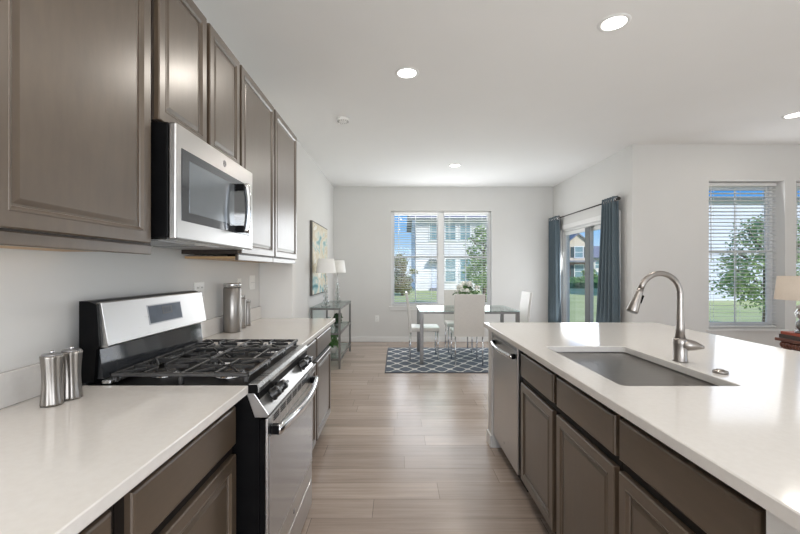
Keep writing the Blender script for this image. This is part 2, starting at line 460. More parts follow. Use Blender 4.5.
holed_wall('wall_rear', 'y', YB - TW, YB, XL, XE, 0, HC, [RW], M['wall'])
YS = 3.42
B(XL, -0.895, YS, YS + .115, 0, 2.452, bev=.006).build('wall_wing', M['wall'], kind='structure')

def baseboard(name, mb): return mb.build(name, M['trim'], kind='structure')
bb = .013
baseboard('baseboard_far', B(XL, XR, YF - bb, YF, 0, .09, bev=.003))
baseboard('baseboard_left', MB().box(XL, XL + bb, YS + .13, YF - bb, 0, .09, bev=.003))
baseboard('baseboard_wing', MB().box(XL, -0.895, YS + .115, YS + .128, 0, .09, bev=.003).box(-0.895, -.882, YS, YS + .115, 0, .09, bev=.003))
baseboard('baseboard_right', MB().box(XR - bb, XR, YL, PD[0] - .07, 0, .09, bev=.003).box(XR - bb, XR, PD[1] + .07, YF - bb, 0, .09, bev=.003))
baseboard('baseboard_living', B(XR, XE, YL - bb, YL, 0, .09, bev=.003))

# ---- windows -------------------------------------------------------------
def sash_window(name, x0, x1, z0, z1, y, mull=(), grid=(), meet=None):
    """double-hung window in a y-normal wall; y = inner face of frame"""
    f = MB(); d0, d1 = y, y + .06; t = .038
    f.box(x0, x0 + t, d0, d1, z0, z1).box(x1 - t, x1, d0, d1, z0, z1)
    f.box(x0 + t, x1 - t, d0, d1, z0, z0 + t).box(x0 + t, x1 - t, d0, d1, z1 - t, z1)
    for a, b in mull: f.box(a, b, d0 - .015, d1, z0 + t, z1 - t)
    fr = f.build(name, M['vinyl'], kind='structure')
    edges = [x0 + t] + [v for ab in mull for v in ab] + [x1 - t]
    zm = meet or (z0 + z1) / 2
    for i in range(0, len(edges), 2):
        a, b = edges[i], edges[i + 1]
        s = MB(); w = .024
        for (za, zb, yy) in ((z0 + t, zm + .02, y + .006), (zm - .02, z1 - t, y + .031)):
            s.box(a, a + w, yy, yy + .022, za, zb).box(b - w, b, yy, yy + .022, za, zb)
            s.box(a + w, b - w, yy, yy + .022, za, za + w + .005).box(a + w, b - w, yy, yy + .022, zb - w, zb)
        so = s.build('sash', M['vinyl'], fr); so['kind'] = 'structure'
        m = MB()
        for g in grid:
            gx = a + (b - a) * g
            m.box(gx - .008, gx + .008, y + .010, y + .016, z0 + t, z1 - t)
        mo = m.build('muntin', M['vinyl'], fr); mo['kind'] = 'structure'
        go = B(a + .01, b - .01, y + .018, y + .022, z0 + t + .01, zm).box(a + .01, b - .01, y + .043, y + .047, zm, z1 - t - .01).build('glass_pane', M['pane'], fr)
        go['kind'] = 'structure'
    return fr
sash_window('window_1', FW[0], FW[1], FW[2], FW[3], YF + .085, [(.762, .858)], (.5,), 1.575)
sash_window('window_2', W1[0], W1[1], W1[2], W1[3], YL + .165, (), (.5,), 1.56)
sash_window('window_3', W2[0], W2[1], W2[2], W2[3], YL + .165, (), (.5,), 1.56)
MB().box(FW[0] - .04, FW[1] + .04, YF - .03, YF + .085, FW[2] - .022, FW[2] - .001, bev=.004).box(FW[0] - .02, FW[1] + .02, YF - .014, YF - .001, FW[2] - .075, FW[2] - .023, bev=.003).build('trim_1', M['trim'], kind='structure')
for i, w in enumerate((W1, W2)):
    MB().box(w[0] - .03, w[1] + .03, YL - .025, YL + .165, w[2] - .02, w[2] - .001, bev=.004).build('trim_%d' % (i + 2), M['trim'], kind='structure')
# added rear and east windows, out of view, made up to hold the fill lamps
for nm, ax, a, b, z0, z1, t in (('added_window_4', 'y', RW[0], RW[1], RW[2], RW[3], YB - .12), ('added_window_5', 'x', EW[0], EW[1], EW[2], EW[3], XE + .06)):
    f = MB()
    for k in range(4):
        u = a + (b - a - .06) * k / 3
        f.box(*((u, u + .06, t, t + .06, z0, z1) if ax == 'y' else (t, t + .06, u, u + .06, z0, z1)))
    for z in (z0, z1 - .06):
        f.box(*((a, b, t + .005, t + .055, z, z + .06) if ax == 'y' else (t + .005, t + .055, a, b, z, z + .06)))
    f.build(nm, M['vinyl'], kind='structure')

def blind(x0, x1, z0, z1, y, label, n=None):
    """venetian blind: headrail, slats, bottom rail, ladder cords, tilt wand"""
    cx = (x0 + x1) / 2; w = (x1 - x0) / 2
    t = thing('venetian_blind', label, 'blind', (cx, y, z0), 0, 'white slatted blinds')
    H = z1 - z0
    B(-w, w, -.028, .028, H - .045, H - .002, bev=.004).build('headrail', M['blind'], t)
    s = MB(); pitch = .0455; z = .05
    rot = Matrix.Rotation(math.radians(-8), 4, 'X')
    while z < H - .06:
        s.box(-w + .006, w - .006, -.024, .024, -.0014, .0014, mat=Matrix.Translation((0, 0, z)) @ rot)
        z += pitch
    s.build('slats', M['blind'], t)
    B(-w + .004, w - .004, -.025, .025, .004, .024, bev=.004).build('bottom_rail', M['blind'], t)
    c = MB()
    for f in (-.72, 0.0, .72) if w > .3 else (-.6, .6):
        for yy in (-.0255, .0255): c.box(f * w - .0012, f * w + .0012, yy - .0008, yy + .0008, .02, H - .04)
    c.build('ladder_cord', M['blind'], t)
    MB().tube([(-w + .09, -.034, H - .03), (-w + .09, -.036, H * .45)], .004, 8).build('tilt_wand', M['blind'], t)
    return t
blind(FW[0] + .05, .752, FW[2] + .004, FW[3] - .004, YF + .042, 'open white slatted blind in the dining window half with the blue sky corner')
blind(.868, FW[1] - .05, FW[2] + .004, FW[3] - .004, YF + .042, 'open white slatted blind in the dining window half behind the flowers')
blind(W1[0] + .008, W1[1] - .008, W1[2] + .004, W1[3] - .004, YL + .125, 'open white slatted blind in the whole living room window behind the island')
blind(W2[0] + .008, W2[1] - .008, W2[2] + .004, W2[3] - .004, YL + .125, 'open white slatted blind in the living room window cut by the frame edge')

# ---- patio door ----------------------------------------------------------
f = MB(); x0, x1 = XR + .02, XR + .13
y0, y1, zt = PD[0] + .004, PD[1] - .004, PD[3] - .004
f.box(x0, x1, y0, y0 + .05, 0, zt).box(x0, x1, y1 - .05, y1, 0, zt).box(x0, x1, y0 + .05, y1 - .05, zt - .05, zt).box(x0, x1, y0 + .05, y1 - .05, 0.001, .03)
f.box(XR - .014, XR - .001, y0 - .06, y0 + .012, 0, zt + .06).box(XR - .014, XR - .001, y1 - .012, y1 + .06, 0, zt + .06).box(XR - .014, XR - .001, y0 + .012, y1 - .012, zt - .012, zt + .06)
d = f.build('door_1', M['vinyl'], kind='structure')
ym = (y0 + y1) / 2
def sashp(a, b, xx, mat):
    s = MB(); w = .06
    s.box(xx, xx + .035, a, a + w, .035, zt - .055).box(xx, xx + .035, b - w, b, .035, zt - .055)
    s.box(xx, xx + .035, a + w, b - w, .035, .12).box(xx, xx + .035, a + w, b - w, zt - .055 - w, zt - .055)
    so = s.build('door_sash', mat, d); so['kind'] = 'structure'
    g = B(xx + .014, xx + .02, a + w - .01, b - w + .01, .11, zt - .105).build('glass_pane', M['pane'], d); g['kind'] = 'structure'
sashp(ym - .045, y1 - .052, XR + .035, M['vinyl'])
sashp(y0 + .052, ym + .045, XR + .085, M['vinyl'])
so = B(XR + .028, XR + .0345, ym - .075, ym + .075, .04, zt - .06, bev=.002).build('door_meeting_stile', M['bronze'], d); so['kind'] = 'structure'

# ================================================================ CABINETS
def rect_ring(x0, x1, z0, z1, i, y): return [(x0 + i, y, z0 + i), (x1 - i, y, z0 + i), (x1 - i, y, z1 - i), (x0 + i, y, z1 - i)]
def raised_panel(x0, x1, z0, z1, st=.038):
    mb = MB()
    prof = [(0, 0), (0, -.0165), (.0035, -.020), (st, -.020), (st + .0015, -.0215), (st + .004, -.0215), (st + .007, -.019), (st + .013, -.0145), (st + .0145, -.0105), (st + .019, -.0105), (st + .031, -.0145), (st + .033, -.015)]
    mb.rings([rect_ring(x0, x1, z0, z1, i, y) for i, y in prof], True, True, True)
    return mb
def slab_front(x0, x1, z0, z1):
    mb = MB()
    mb.rings([rect_ring(x0, x1, z0, z1, i, y) for i, y in ((0, 0), (0, -.013), (.002, -.0175), (.0065, -.020))], True, True, True)
    return mb
def face_frame(mb, w, z0, z1, mids=(), rails=(), s=.03, top=.035, bot=.035):
    mb.box(0.0005, s, 0, .019, z0, z1).box(w - s, w - .0005, 0, .019, z0, z1)
    mb.box(s, w - s, 0, .019, z0, z0 + bot).box(s, w - s, 0, .019, z1 - top, z1)
    for a, b in mids: mb.box(a, b, 0, .019, z0 + bot, z1 - top)
    for a, b in rails: mb.box(s, w - s, 0.0005, .0185, a, b)
def base_cabinet(label, loc, rz, w, doors, drawers, group=None, depth=.585):
    """doors: (x0,x1); drawers: (x0,x1). front plane y=0, z from floor"""
    t = thing('base_cabinet', label, 'cabinet', loc, rz, group)
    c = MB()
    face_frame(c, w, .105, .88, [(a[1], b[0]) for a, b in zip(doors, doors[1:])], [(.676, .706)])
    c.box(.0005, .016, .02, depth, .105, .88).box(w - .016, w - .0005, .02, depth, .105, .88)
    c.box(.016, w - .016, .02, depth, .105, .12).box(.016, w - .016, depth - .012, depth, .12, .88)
    c.build('carcass', M['cabshade'], t)
    B(.001, w - .001, .075, .09, .002, .104).build('toe_kick', M['cabshade'], t)
    for a, b in doors: raised_panel(a, b, .122, .678).build('door', M['cab'], t)
    for a, b in drawers: slab_front(a, b, .714, .846).build('drawer_front', M['cabh'], t)
    return t
def upper_cabinet(label, loc, rz, w, doors, z0, z1, rail=True, depth=.308):
    t = thing('wall_cabinet', label, 'cabinet', loc, rz)
    H = z1 - z0
    c = MB()
    face_frame(c, w, 0, H, [(a[1] - .004, b[0] + .004) for a, b in zip(doors, doors[1:])], s=.034)
    c.box(.0005, .016, .02, depth, 0, H).box(w - .016, w - .0005, .02, depth, 0, H)
    c.box(.016, w - .016, .02, depth, H - .014, H).box(.016, w - .016, depth - .01, depth, .02, H - .014)
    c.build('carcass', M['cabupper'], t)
    B(.016, w - .016, .02, depth - .01, -.024, -.012).build('underside', M['cabin'], t)
    for a, b in doors: raised_panel(a, b, .004, H - .006).build('door', M['cab'], t)
    if rail: MB().box(.001, w - .001, -.004, .015, -.034, -.0005, bev=.003).build('light_rail', M['cab'], t)
    return t
R90 = PI / 2
ZB, ZT = 1.412, 2.458
XU = -.875
upper_cabinet('tall dark brown wall cabinet with one broad door beside the microwave', (XU, .83, ZB), R90, .588, [(.010, .560)], ZB, ZT)
upper_cabinet('short dark brown wall cabinet with two doors over the microwave', (XU, 1.424, 1.862), R90, .764, [(.012, .372), (.402, .746)], 1.862, ZT, rail=False)
upper_cabinet('tall dark brown wall cabinet just past the microwave', (XU, 2.19, ZB), R90, .606, [(.006, .588)], ZB, ZT)
upper_cabinet('last tall dark brown wall cabinet against the wing wall', (XU, 2.80, ZB), R90, .606, [(.004, .598)], ZB, ZT)

XBF = -.585
base_cabinet('dark brown base cabinet at the very front, only a drawer corner showing', (XBF, .225, 0), R90, .598, [(.03, .570)], [(.03, .570)])
base_cabinet('dark brown base cabinet with drawer and door beside the range', (XBF, .826, 0), R90, .592, [(.03, .578)], [(.03, .578)])
base_cabinet('dark brown base cabinet hidden mostly by the range handle', (XBF, 2.195, 0), R90, .602, [(.02, .582)], [(.02, .582)])
base_cabinet('last dark brown base cabinet of the range run, beside the wing wall', (XBF, 2.80, 0), R90, .61, [(.02, .59)], [(.02, .59)])

# ---- counters of the range run -------------------------------------------
def counter(label, y0, y1):
    t = thing('countertop', label, 'countertop', (XL, y0, .884))
    B(.002, .655, 0, y1 - y0, 0, .03, bev=.003).build('slab', M['quartz'], t)
    B(.002, .021, 0, y1 - y0, .031, .134, bev=.002).build('backsplash', M['quartz'], t)
    return t
counter('white quartz countertop holding the two fluted shakers', .22, 1.421)
counter('white quartz countertop holding the three steel canisters', 2.197, YS - .004)

# ================================================================ RANGE  (local: x along run, y into wall, z up)
rg = thing('gas_range', 'stainless steel freestanding gas range with black grates', 'range', (-.465, 1.428, 0), R90)
RWd = .762
MB().box(.003, RWd - .003, .03, .705, .03, .895).box(.06, .12, .06, .12, 0.0, .03).box(RWd - .12, RWd - .06, .06, .12, 0.0, .03).box(.06, .12, .6, .66, 0.0, .03).box(RWd - .12, RWd - .06, .6, .66, 0.0, .03).build('body', M['black'], rg)
# cooktop pan
ct = MB(); ct.prism([(.045, .882), (.036, .888), (.033, .902), (.038, .914), (.075, .914), (.085, .906), (.59, .906), (.60, .914), (.64, .914), (.64, .896), (.10, .896)], .001, RWd - .001)
ct.build('cooktop', M['black'], rg)
tr = MB(); tr.prism([(.030, .886), (.0275, .902), (.033, .917), (.066, .9175), (.066, .9145), (.037, .9145), (.0325, .902), (.034, .886)], .0005, RWd - .0005)
tr.build('front_trim', M['steel'], rg)
MB().box(.001, RWd - .001, .56, .593, .9145, .93, bev=.004).build('rear_trim', M['steel'], rg)
# control panel and knobs
cp = MB(); cp.prism([(.046, .882), (-.006, .806), (.0, .796), (.045, .796), (.075, .882)], .0005, RWd - .0005, bev=.002)
cpo = cp.build('control_panel', M['steelv'], rg)
nrm = Vector((0, -.074, .052)).normalized()
nrm = Vector((0, -.818, .575))
knobR = Matrix(((1, 0, 0), (0, 0, 0), (0, 0, 0)))
q = nrm.to_track_quat('Z', 'X').to_matrix().to_4x4()
for kx in (.105, .195, .565, .655):
    c = Vector((kx, .018, .845)) + nrm * .003
    k = MB(); T = Matrix.Translation(c) @ q
    k.lathe([(.025, 0), (.026, .006), (.021, .010), (.0195, .030), (.017, .033)], seg=24, mat=T)
    k.box(-.0055, .0055, -.021, .021, .032, .042, bev=.002, mat=T)
    k.build('knob', M['knob'], rg)
# door
dr = MB()
dr.box(.004, RWd - .004, 0, .010, .282, .79, bev=.003)
door = dr.build('oven_door', M['steel'], rg)
B(.005, RWd - .005, .0105, .0285, .283, .788).build('door_core', M['black'], door)
MB().box(.018, RWd - .018, -.0025, .001, .298, .72, bev=.0015).build('oven_window', M['greyglass'], door)
v = MB()
for k in range(7):
    xx = .075 + k * .090
    for zz in (.757, .766, .775): v.box(xx, xx + .066, -.0012, .002, zz, zz + .0052)
v.build('vent_slots', M['black'], door)
h = MB(); pts = [(.035 + (RWd - .07) * i / 20, -.030 - .030 * math.sin(PI * i / 20), .738) for i in range(21)]
rs = []
for x, y, z in pts: rs.append([(x, y - .009, z - .014), (x, y - .012, z), (x, y - .009, z + .014), (x, y - .003, z + .018), (x, y + .007, z + .016), (x, y + .007, z - .016), (x, y - .003, z - .018)])
h.rings(rs, True, True, True, True).build('door_handle', M['chrome'], door)
for xx in (.048, RWd - .048): B(xx - .016, xx + .016, -.032, -.0005, .722, .754, bev=.003).build('handle_end', M['black'], door)
dw = MB().box(.004, RWd - .004, .003, .028, .192, .278, bev=.003).box(.004, RWd - .004, .003, .028, .05, .186, bev=.003)
drw = dw.build('storage_drawer', M['steelv'], rg)
MB().lathe([(.012, 0), (.012, .0022)], (0.381, .0029, .235), 20, mat=Matrix.Rotation(PI / 2, 4, 'X')).build('emblem', M['emblem'], drw)
# backguard
bgd = MB(); bgd.prism([(.62, .92), (.611, 1.04), (.60, 1.05), (.61, 1.20), (.64, 1.212), (.672, 1.212), (.672, .92)], 0.0, RWd)
bgo = bgd.build('backguard', M['black'], rg)
fc = MB(); fc.prism([(.575, 1.050), (.580, 1.044), (.606, 1.044), (.62, 1.205), (.605, 1.2085), (.601, 1.205)], .012, RWd - .012, bev=.0015)
fco = fc.build('backguard_face', M['steelv'], bgo)
lp = MB(); lp.prism([(.594, .931), (.6065, 1.037), (.6095, 1.037), (.615, .931)], .012, RWd - .012)
lp.build('splash_glass', M['blackgloss'], bgo)
# display tilted on the face
a = Vector((0, .575, 1.050)); b2 = Vector((0, .601, 1.205)); up = (b2 - a).normalized(); nn = Vector((0, -up.z, up.y))
def onface(u, v, d): p = a + up * v + nn * d; return (u, p.y, p.z)
def facebox(mb, u0, u1, v0, v1, d0, d1):
    mb.rings([[onface(u0, v0, d), onface(u1, v0, d), onface(u1, v1, d), onface(u0, v1, d)] for d in (d0, d1)], True, True, True); return mb
facebox(MB(), .262, .522, .042, .126, -.002, .002).build('display_bezel', M['emblem'], fco)
facebox(MB(), .268, .516, .047, .121, .001, .003).build('display', M['display'], fco)
facebox(MB(), .362, .44, .078, .113, .0025, .0036).build('clock_digits', M['digit'], fco)
dg = MB()
for u in (.375, .395, .415): facebox(dg, u, u + .011, .084, .0865, .0034, .0042); facebox(dg, u, u + .0025, .0865, .105, .0034, .0042); facebox(dg, u + .0085, u + .011, .0865, .105, .0034, .0042); facebox(dg, u, u + .011, .105, .1075, .0034, .0042)
dg.build('clock_numerals', M['display'], fco)
# burners
for bx, by, r in ((.17, .20, .048), (.17, .46, .038), (.592, .20, .045), (.592, .46, .040), (.381, .33, .042)):
    b3 = MB().lathe([(r + .018, .9065), (r + .018, .910), (r + .004, .913), (r + .004, .918)], (bx, by, 0), 28)
    bo = b3.build('burner', M['chrome'], rg)
    MB().lathe([(r, .9185), (r, .924), (r - .006, .928), (.004, .929)], (bx, by, 0), 28).build('burner_cap', M['iron'], bo)
# grates: three sections
def bar(mb, p, q_, w=.010, h=.012):
    p = Vector(p); q_ = Vector(q_); d_ = (q_ - p); L = d_.length; ang = math.atan2(d_.y, d_.x)
    mb.box(0, L, -w / 2, w / 2, -h, 0, bev=.002, seg=1, mat=Matrix.Translation(p) @ Matrix.Rotation(ang, 4, 'Z'))
ZG = .950
for gx0, gx1 in ((.022, .262), (.266, .496), (.500, .740)):
    g = MB(); y0g, y1g = .075, .575
    for xx in (gx0 + .006, gx1 - .006): bar(g, (xx, y0g, ZG), (xx, y1g, ZG), .012, .014)
    for yy in (y0g + .006, y1g - .006): bar(g, (gx0, yy, ZG), (gx1, yy, ZG), .012, .014)
    cxg = (gx0 + gx1) / 2
    bar(g, (gx0, (y0g + y1g) / 2, ZG), (gx1, (y0g + y1g) / 2, ZG))
    for cy in ((.20, .46) if gx1 - gx0 > .235 else (.33,)):
        r1 = .022
        for sx_, sy_ in ((1, 0), (-1, 0), (0, 1), (0, -1)):
            ex = gx1 - .006 if sx_ > 0 else gx0 + .006 if sx_ < 0 else cxg
            ey = cy + sy_ * .105
            bar(g, (cxg + sx_ * r1, cy + sy_ * r1, ZG + .003), (ex if sx_ else cxg, ey if sy_ else cy, ZG + .003), .009, .014)
        for sx_, sy_ in ((1, 1), (1, -1), (-1, 1), (-1, -1)):
            bar(g, (cxg + sx_ * .035, cy + sy_ * .035, ZG + .003), (cxg + sx_ * .105, cy + sy_ * .085, ZG + .001), .008, .012)
    if gx1 - gx0 < .235:
        for cy in (.15, .50): bar(g, (cxg, cy - .06, ZG), (cxg, cy + .06, ZG)); bar(g, (gx0, cy, ZG), (gx1, cy, ZG))
    for xx in (gx0 + .012, gx1 - .012):
        for yy in (y0g + .012, (y0g + y1g) / 2, y1g - .012):
            g.box(xx - .007, xx + .007, yy - .007, yy + .007, .9165 if yy < .1 or yy > .56 else .9065, ZG - .006)
    g.box(gx0 + .003, gx1 - .003, y0g - .002, y0g + .006, ZG - .010, ZG - .001)
    g.build('grate', M['iron'], rg)

# ================================================================ MICROWAVE
mw = thing('microwave', 'stainless steel over-the-range microwave with dark door glass', 'microwave', (-.79, 1.428, 1.435), R90)
MWW, MH = .756, .418
MB().box(.0, MWW, .03, .392, .006, MH, bev=.003).build('body', M['black'], mw)
df = MB().box(.0, MWW, 0, .029, .0, MH, bev=.006)
mdo = df.build('door', M['steelv'], mw)
B(.034, .70, -.002, .001, .070, .335, bev=.001).build('door_glass', M['mwglass'], mdo)
B(.085, .50, -.0035, -.0005, .105, .300, bev=.001).build('door_window', M['mwscreen'], mdo)
for xx, zz in (): pass
hz0, hz1, hx = .072, .312, .535
hp = [(hx, -.020, hz0 + .02)] + [(hx, -.048 - .010 * math.sin(PI * i / 14), hz0 + .02 + (hz1 - hz0 - .04) * i / 14) for i in range(15)] + [(hx, -.020, hz1 - .02)]
MB().tube([(hx, -.046 - .012 * math.sin(PI * i / 14), hz0 + (hz1 - hz0) * i / 14) for i in range(15)], .011, 14, squash=(1.35, .8)).build('door_handle', M['chrome'], mdo)
for zz in (hz0 + .018, hz1 - .018): B(hx - .013, hx + .013, -.040, -.002, zz - .017, zz + .017, bev=.004).build('handle_mount', M['black'], mdo)
em = MB(); T = Matrix.Translation((.40, -.0002, .375)) @ Matrix.Rotation(PI / 2, 4, 'X')
em.lathe([(.015, 0), (.015, .0015), (.0135, .0022), (.0125, .0015), (.0125, 0.001)], seg=28, mat=T)
for ang in (0, PI / 2, PI, 3 * PI / 2):
    em.tube([T @ Vector((math.cos(ang + s_ * .5) * (.009 - s_ * .004), math.sin(ang + s_ * .5) * (.009 - s_ * .004), .0015)) for s_ in (0, .5, 1, 1.5)], .0011, 6)
em.build('emblem', M['emblem'], mdo)
un = MB()
un.box(.02, MWW - .02, .04, .38, -.001, .0055)
uo = un.build('underside_panel', M['steel'], mw)
ff = MB()
for xx in (.06, .42): ff.box(xx, xx + .28, .10, .34, -.003, -.0005)
ff.build('grease_filter', M['emblem'], uo)
B(.30, .45, .05, .085, -.003, -.0005).build('task_light', M['plate'], uo)

# ================================================================ SMALL THINGS ON THE RANGE RUN
def shaker(label, x, y, tiltrot):
    t = thing('salt_shaker' if 'salt' in label else 'pepper_mill', label, 'shaker', (x, y, .915), 0, 'fluted steel shakers')
    H = .150
    prof = []
    for i in range(25):
        f_ = i / 24
        prof.append((.0285 - .0048 * math.sin(PI * (f_ * .92 + .04)) ** 1.3, f_ * H))
    mb = MB(); tw = .9
    rs = []
    for r, z in prof:
        ring = []
        for i in range(72):
            an = 2 * PI * i / 72
            rr = r * (1 + .055 * math.cos(9 * (an + tw * z / H * .2)))
            ring.append((rr * math.cos(an + tiltrot), rr * math.sin(an + tiltrot), z))
        rs.append(ring)
    mb.rings(rs, True, True, True, True).build('body', M['pewter'], t)
    MB().lathe([(.0255, H + .0002), (.0255, H + .003), (.023, H + .005), (.005, H + .006)], seg=36).build('cap', M['emblem'], t)
    MB().lathe([(.006, H + .006), (.007, H + .012), (.003, H + .015)], seg=16).build('finial', M['chrome'], t)
shaker('fluted steel salt shaker nearer the counter front, its full body in view', -1.050, 1.215, 0.1)
shaker('fluted steel pepper mill tucked between the other shaker and the range', -1.042, 1.278, .6)
def canister(label, x, y, r, H):
    t = thing('canister', label, 'canister', (x, y, .915), 0, 'brushed steel canisters')
    MB().lathe([(r * .97, 0), (r, .004), (r, H * .9), (r * .98, H * .905)], seg=40).build('body', M['pewter'], t)
    MB().lathe([(r * .94, H * .906), (r * .94, H * .918)], seg=40).build('seal', M['black'], t)
    MB().lathe([(r * 1.0, H * .919), (r * 1.0, H * .985), (r * .96, H), (.002, H)], seg=40).build('lid', M['steel'], t)
canister('tallest brushed steel canister, beside the range', -1.098, 2.66, .056, .322)
canister('middle sized brushed steel canister between tall and short ones', -1.108, 2.84, .031, .232)
canister('shortest brushed steel canister, nearest the wing wall', -1.112, 2.96, .025, .19)

def outlet(label, loc, rz, gang=1, kind='outlet'):
    t = thing('wall_outlet' if kind == 'outlet' else 'light_switch', label, 'outlet' if kind == 'outlet' else 'switch', loc, rz)
    w = .07 if gang == 1 else .116
    B(-w / 2, w / 2, -.006, -.0005, -.057, .057, bev=.002).build('cover_plate', M['plate'], t)
    for g in range(gang):
        cx = 0 if gang == 1 else -.023 + .046 * g
        r = MB()
        if kind == 'outlet':
            for cz in (-.024, .024): r.box(cx - .016, cx + .016, -.0085, -.0055, cz - .014, cz + .014, bev=.002)
            r.build('receptacle', M['plate'], t)
            for cz in (-.024, .024):
                for dx in (-.007, .007): B(cx + dx - .0012, cx + dx + .0012, -.0092, -.008, cz - .004, cz + .006).build('slot', M['black'], t)
        else:
            r.box(cx - .016, cx + .016, -.0095, -.0055, -.033, .033, bev=.002); r.build('rocker', M['plate'], t)
            B(cx - .017, cx + .017, -.0098, -.0094, -.001, .001).build('rocker_gap', M['greyplastic'], t)
outlet('white double cover plate on the wall just behind the range backguard', (XL, 2.385, 1.195), R90, 2, 'outlet')
outlet('white single outlet plate on the wall behind the tallest canister', (XL, 2.985, 1.205), R90, 1, 'outlet')
outlet('white double switch plate on the wall above the shortest canister', (XL, 3.255, 1.225), R90, 2, 'switch')
outlet('white outlet plate low on the dining wall beside the rug', (-.38, YF, .43), 0, 1, 'outlet')

# ================================================================ ISLAND
XI = .73
# painted half wall around the island back and ends
iw = MB()
iw.box(.705, 1.46, 2.985, 3.10, 0, .883).box(1.345, 1.46, .765, 2.985, 0, .883).box(.705, 1.46, .62, .765, 0, .883)
iw.build('wall_island', M['wall'], kind='structure')
MB().box(.692, 1.473, 3.1005, 3.113, 0, .09, bev=.003).box(.692, .7045, 2.985, 3.10, 0, .09, bev=.003).box(1.4605, 1.473, .62, 3.10, 0, .09, bev=.003).build('baseboard_island', M['trim'], kind='structure')
base_cabinet('dark brown island sink cabinet with two doors under the basin', (XI, 2.335, 0), -R90, 1.035, [(.03, .500), (.545, 1.022)], [(.03, .500), (.545, 1.022)])
base_cabinet('dark brown island cabinet at the near end of the island', (XI, 1.298, 0), -R90, .528, [(.012, .508)], [(.012, .508)])
# dishwasher
dwt = thing('dishwasher', 'stainless steel dishwasher at the far end of the island', 'dishwasher', (.712, 2.972, 0), -R90)
B(.004, .596, .03, .58, .10, .872).build('tub', M['black'], dwt)
dwd = B(.003, .597, 0, .029, .105, .868, bev=.005).build('door', M['steelv'], dwt)
B(.02, .58, -.0012, .002, .838, .862, bev=.001).build('control_strip', M['emblem'], dwd)
hb = MB(); rs = []
for i in range(21):
    x = .045 + .51 * i / 20; y = -.022 - .026 * math.sin(PI * i / 20); z = .80
    rs.append([(x, y - .008, z - .010), (x, y - .011, z), (x, y - .008, z + .010), (x, y + .005, z + .012), (x, y + .005, z - .012)])
hb.rings(rs, True, True, True, True).build('door_handle', M['chrome'], dwd)
for xx in (.056, .544): B(xx - .013, xx + .013, -.022, -.0005, .785, .815, bev=.003).build('handle_end', M['black'], dwd)
B(.006, .594, .06, .08, .005, .099).build('kick_plate', M['black'], dwt)
MB().lathe([(.009, 0), (.009, .0015)], (.30, .0002, .17), 20, mat=Matrix.Rotation(PI / 2, 4, 'X')).build('emblem', M['emblem'], dwd)

# countertop with sink cut-out
IX0, IX1, IY0, IY1 = .675, 2.02, .54, 3.14
SX0, SX1, SY0, SY1 = .795, 1.22, 1.415, 2.155
def rrect(x0, x1, y0, y1, r, z, n=6):
    pts = []
    for cx, cy, a0 in ((x1 - r, y1 - r, 0), (x0 + r, y1 - r, PI / 2), (x0 + r, y0 + r, PI), (x1 - r, y0 + r, 3 * PI / 2)):
        for i in range(n + 1):
            a_ = a0 + PI / 2 * i / n
            pts.append((cx + r * math.cos(a_), cy + r * math.sin(a_), z))
    return pts
it = MB()
z0, z1, bv = .884, .914, .003
O = [rrect(IX0, IX1, IY0, IY1, .004, z0), rrect(IX0, IX1, IY0, IY1, .004, z1 - bv), rrect(IX0 + bv, IX1 - bv, IY0 + bv, IY1 - bv, .004, z1),
     rrect(SX0 - bv, SX1 + bv, SY0 - bv, SY1 + bv, .022, z1), rrect(SX0, SX1, SY0, SY1, .02, z1 - bv), rrect(SX0, SX1, SY0, SY1, .02, z0), rrect(IX0, IX1, IY0, IY1, .004, z0)]
it.rings(O, True)
bmesh.ops.remove_doubles(it.bm, verts=it.bm.verts[:], dist=1e-6)
tag(it.build('island_countertop', M['quartz']), 'white quartz island countertop with the undermount sink cut-out', 'countertop')
# sink
sk = thing('kitchen_sink', 'stainless steel undermount sink basin in the island', 'sink', ((SX0 + SX1) / 2, (SY0 + SY1) / 2, .883))
hx_, hy_ = (SX1 - SX0) / 2, (SY1 - SY0) / 2
sb = MB()
def sr(dx, r, z): return rrect(-hx_ - dx, hx_ + dx, -hy_ - dx, hy_ + dx, r, z)
sb.rings([sr(.03, .03, -.003), sr(.03, .03, -.001), sr(.006, .012, -.001), sr(.004, .012, -.02), sr(0, .014, -.195), sr(-.012, .02, -.213), sr(-.03, .02, -.218)], True, True, True, False)
sbo = sb.build('basin', M['sink'], sk)
MB().lathe([(.045, -.2175), (.045, -.215), (.038, -.214), (.03, -.2165), (.002, -.2168)], seg=28).build('drain', M['chrome'], sk)
# faucet
fx, fy = 1.272, 1.80
fa = thing('kitchen_faucet', 'brushed nickel gooseneck faucet standing behind the sink', 'faucet', (fx, fy, .915))
MB().lathe([(.030, 0), (.030, .004), (.0275, .008), (.0275, .070), (.0285, .078), (.0285, .096), (.024, .104)], seg=36).build('base', M['nickel'], fa)
path = [(0, 0, .10), (0, 0, .15), (0, 0, .22), (0, 0, .29)]
R_ = .094
for i in range(1, 17):
    a_ = PI * i / 16 * .90
    path.append((-R_ + R_ * math.cos(a_), -.01 * i / 16, .295 + R_ * math.sin(a_) * 1.05))
rad = [.021, .0165, .0145, .0135] + [.0125] * 16
MB().tube(path, rad, 18).build('spout', M['nickel'], fa)
pe = Vector(path[-1]); dd = (Vector(path[-1]) - Vector(path[-2])).normalized()
sp = MB().tube([pe + dd * .001, pe + dd * .02, pe + dd * .055, pe + dd * .105, pe + dd * .112], [.0135, .0145, .018, .0245, .0235], 20)
spo = sp.build('spray_head', M['nickel'], fa)
MB().tube([pe + dd * .1125, pe + dd * .1145], [.021, .020], 20).build('spray_face', M['greyplastic'], spo)
bpos = pe + dd * .055 + Vector((.019, -.006, .004))
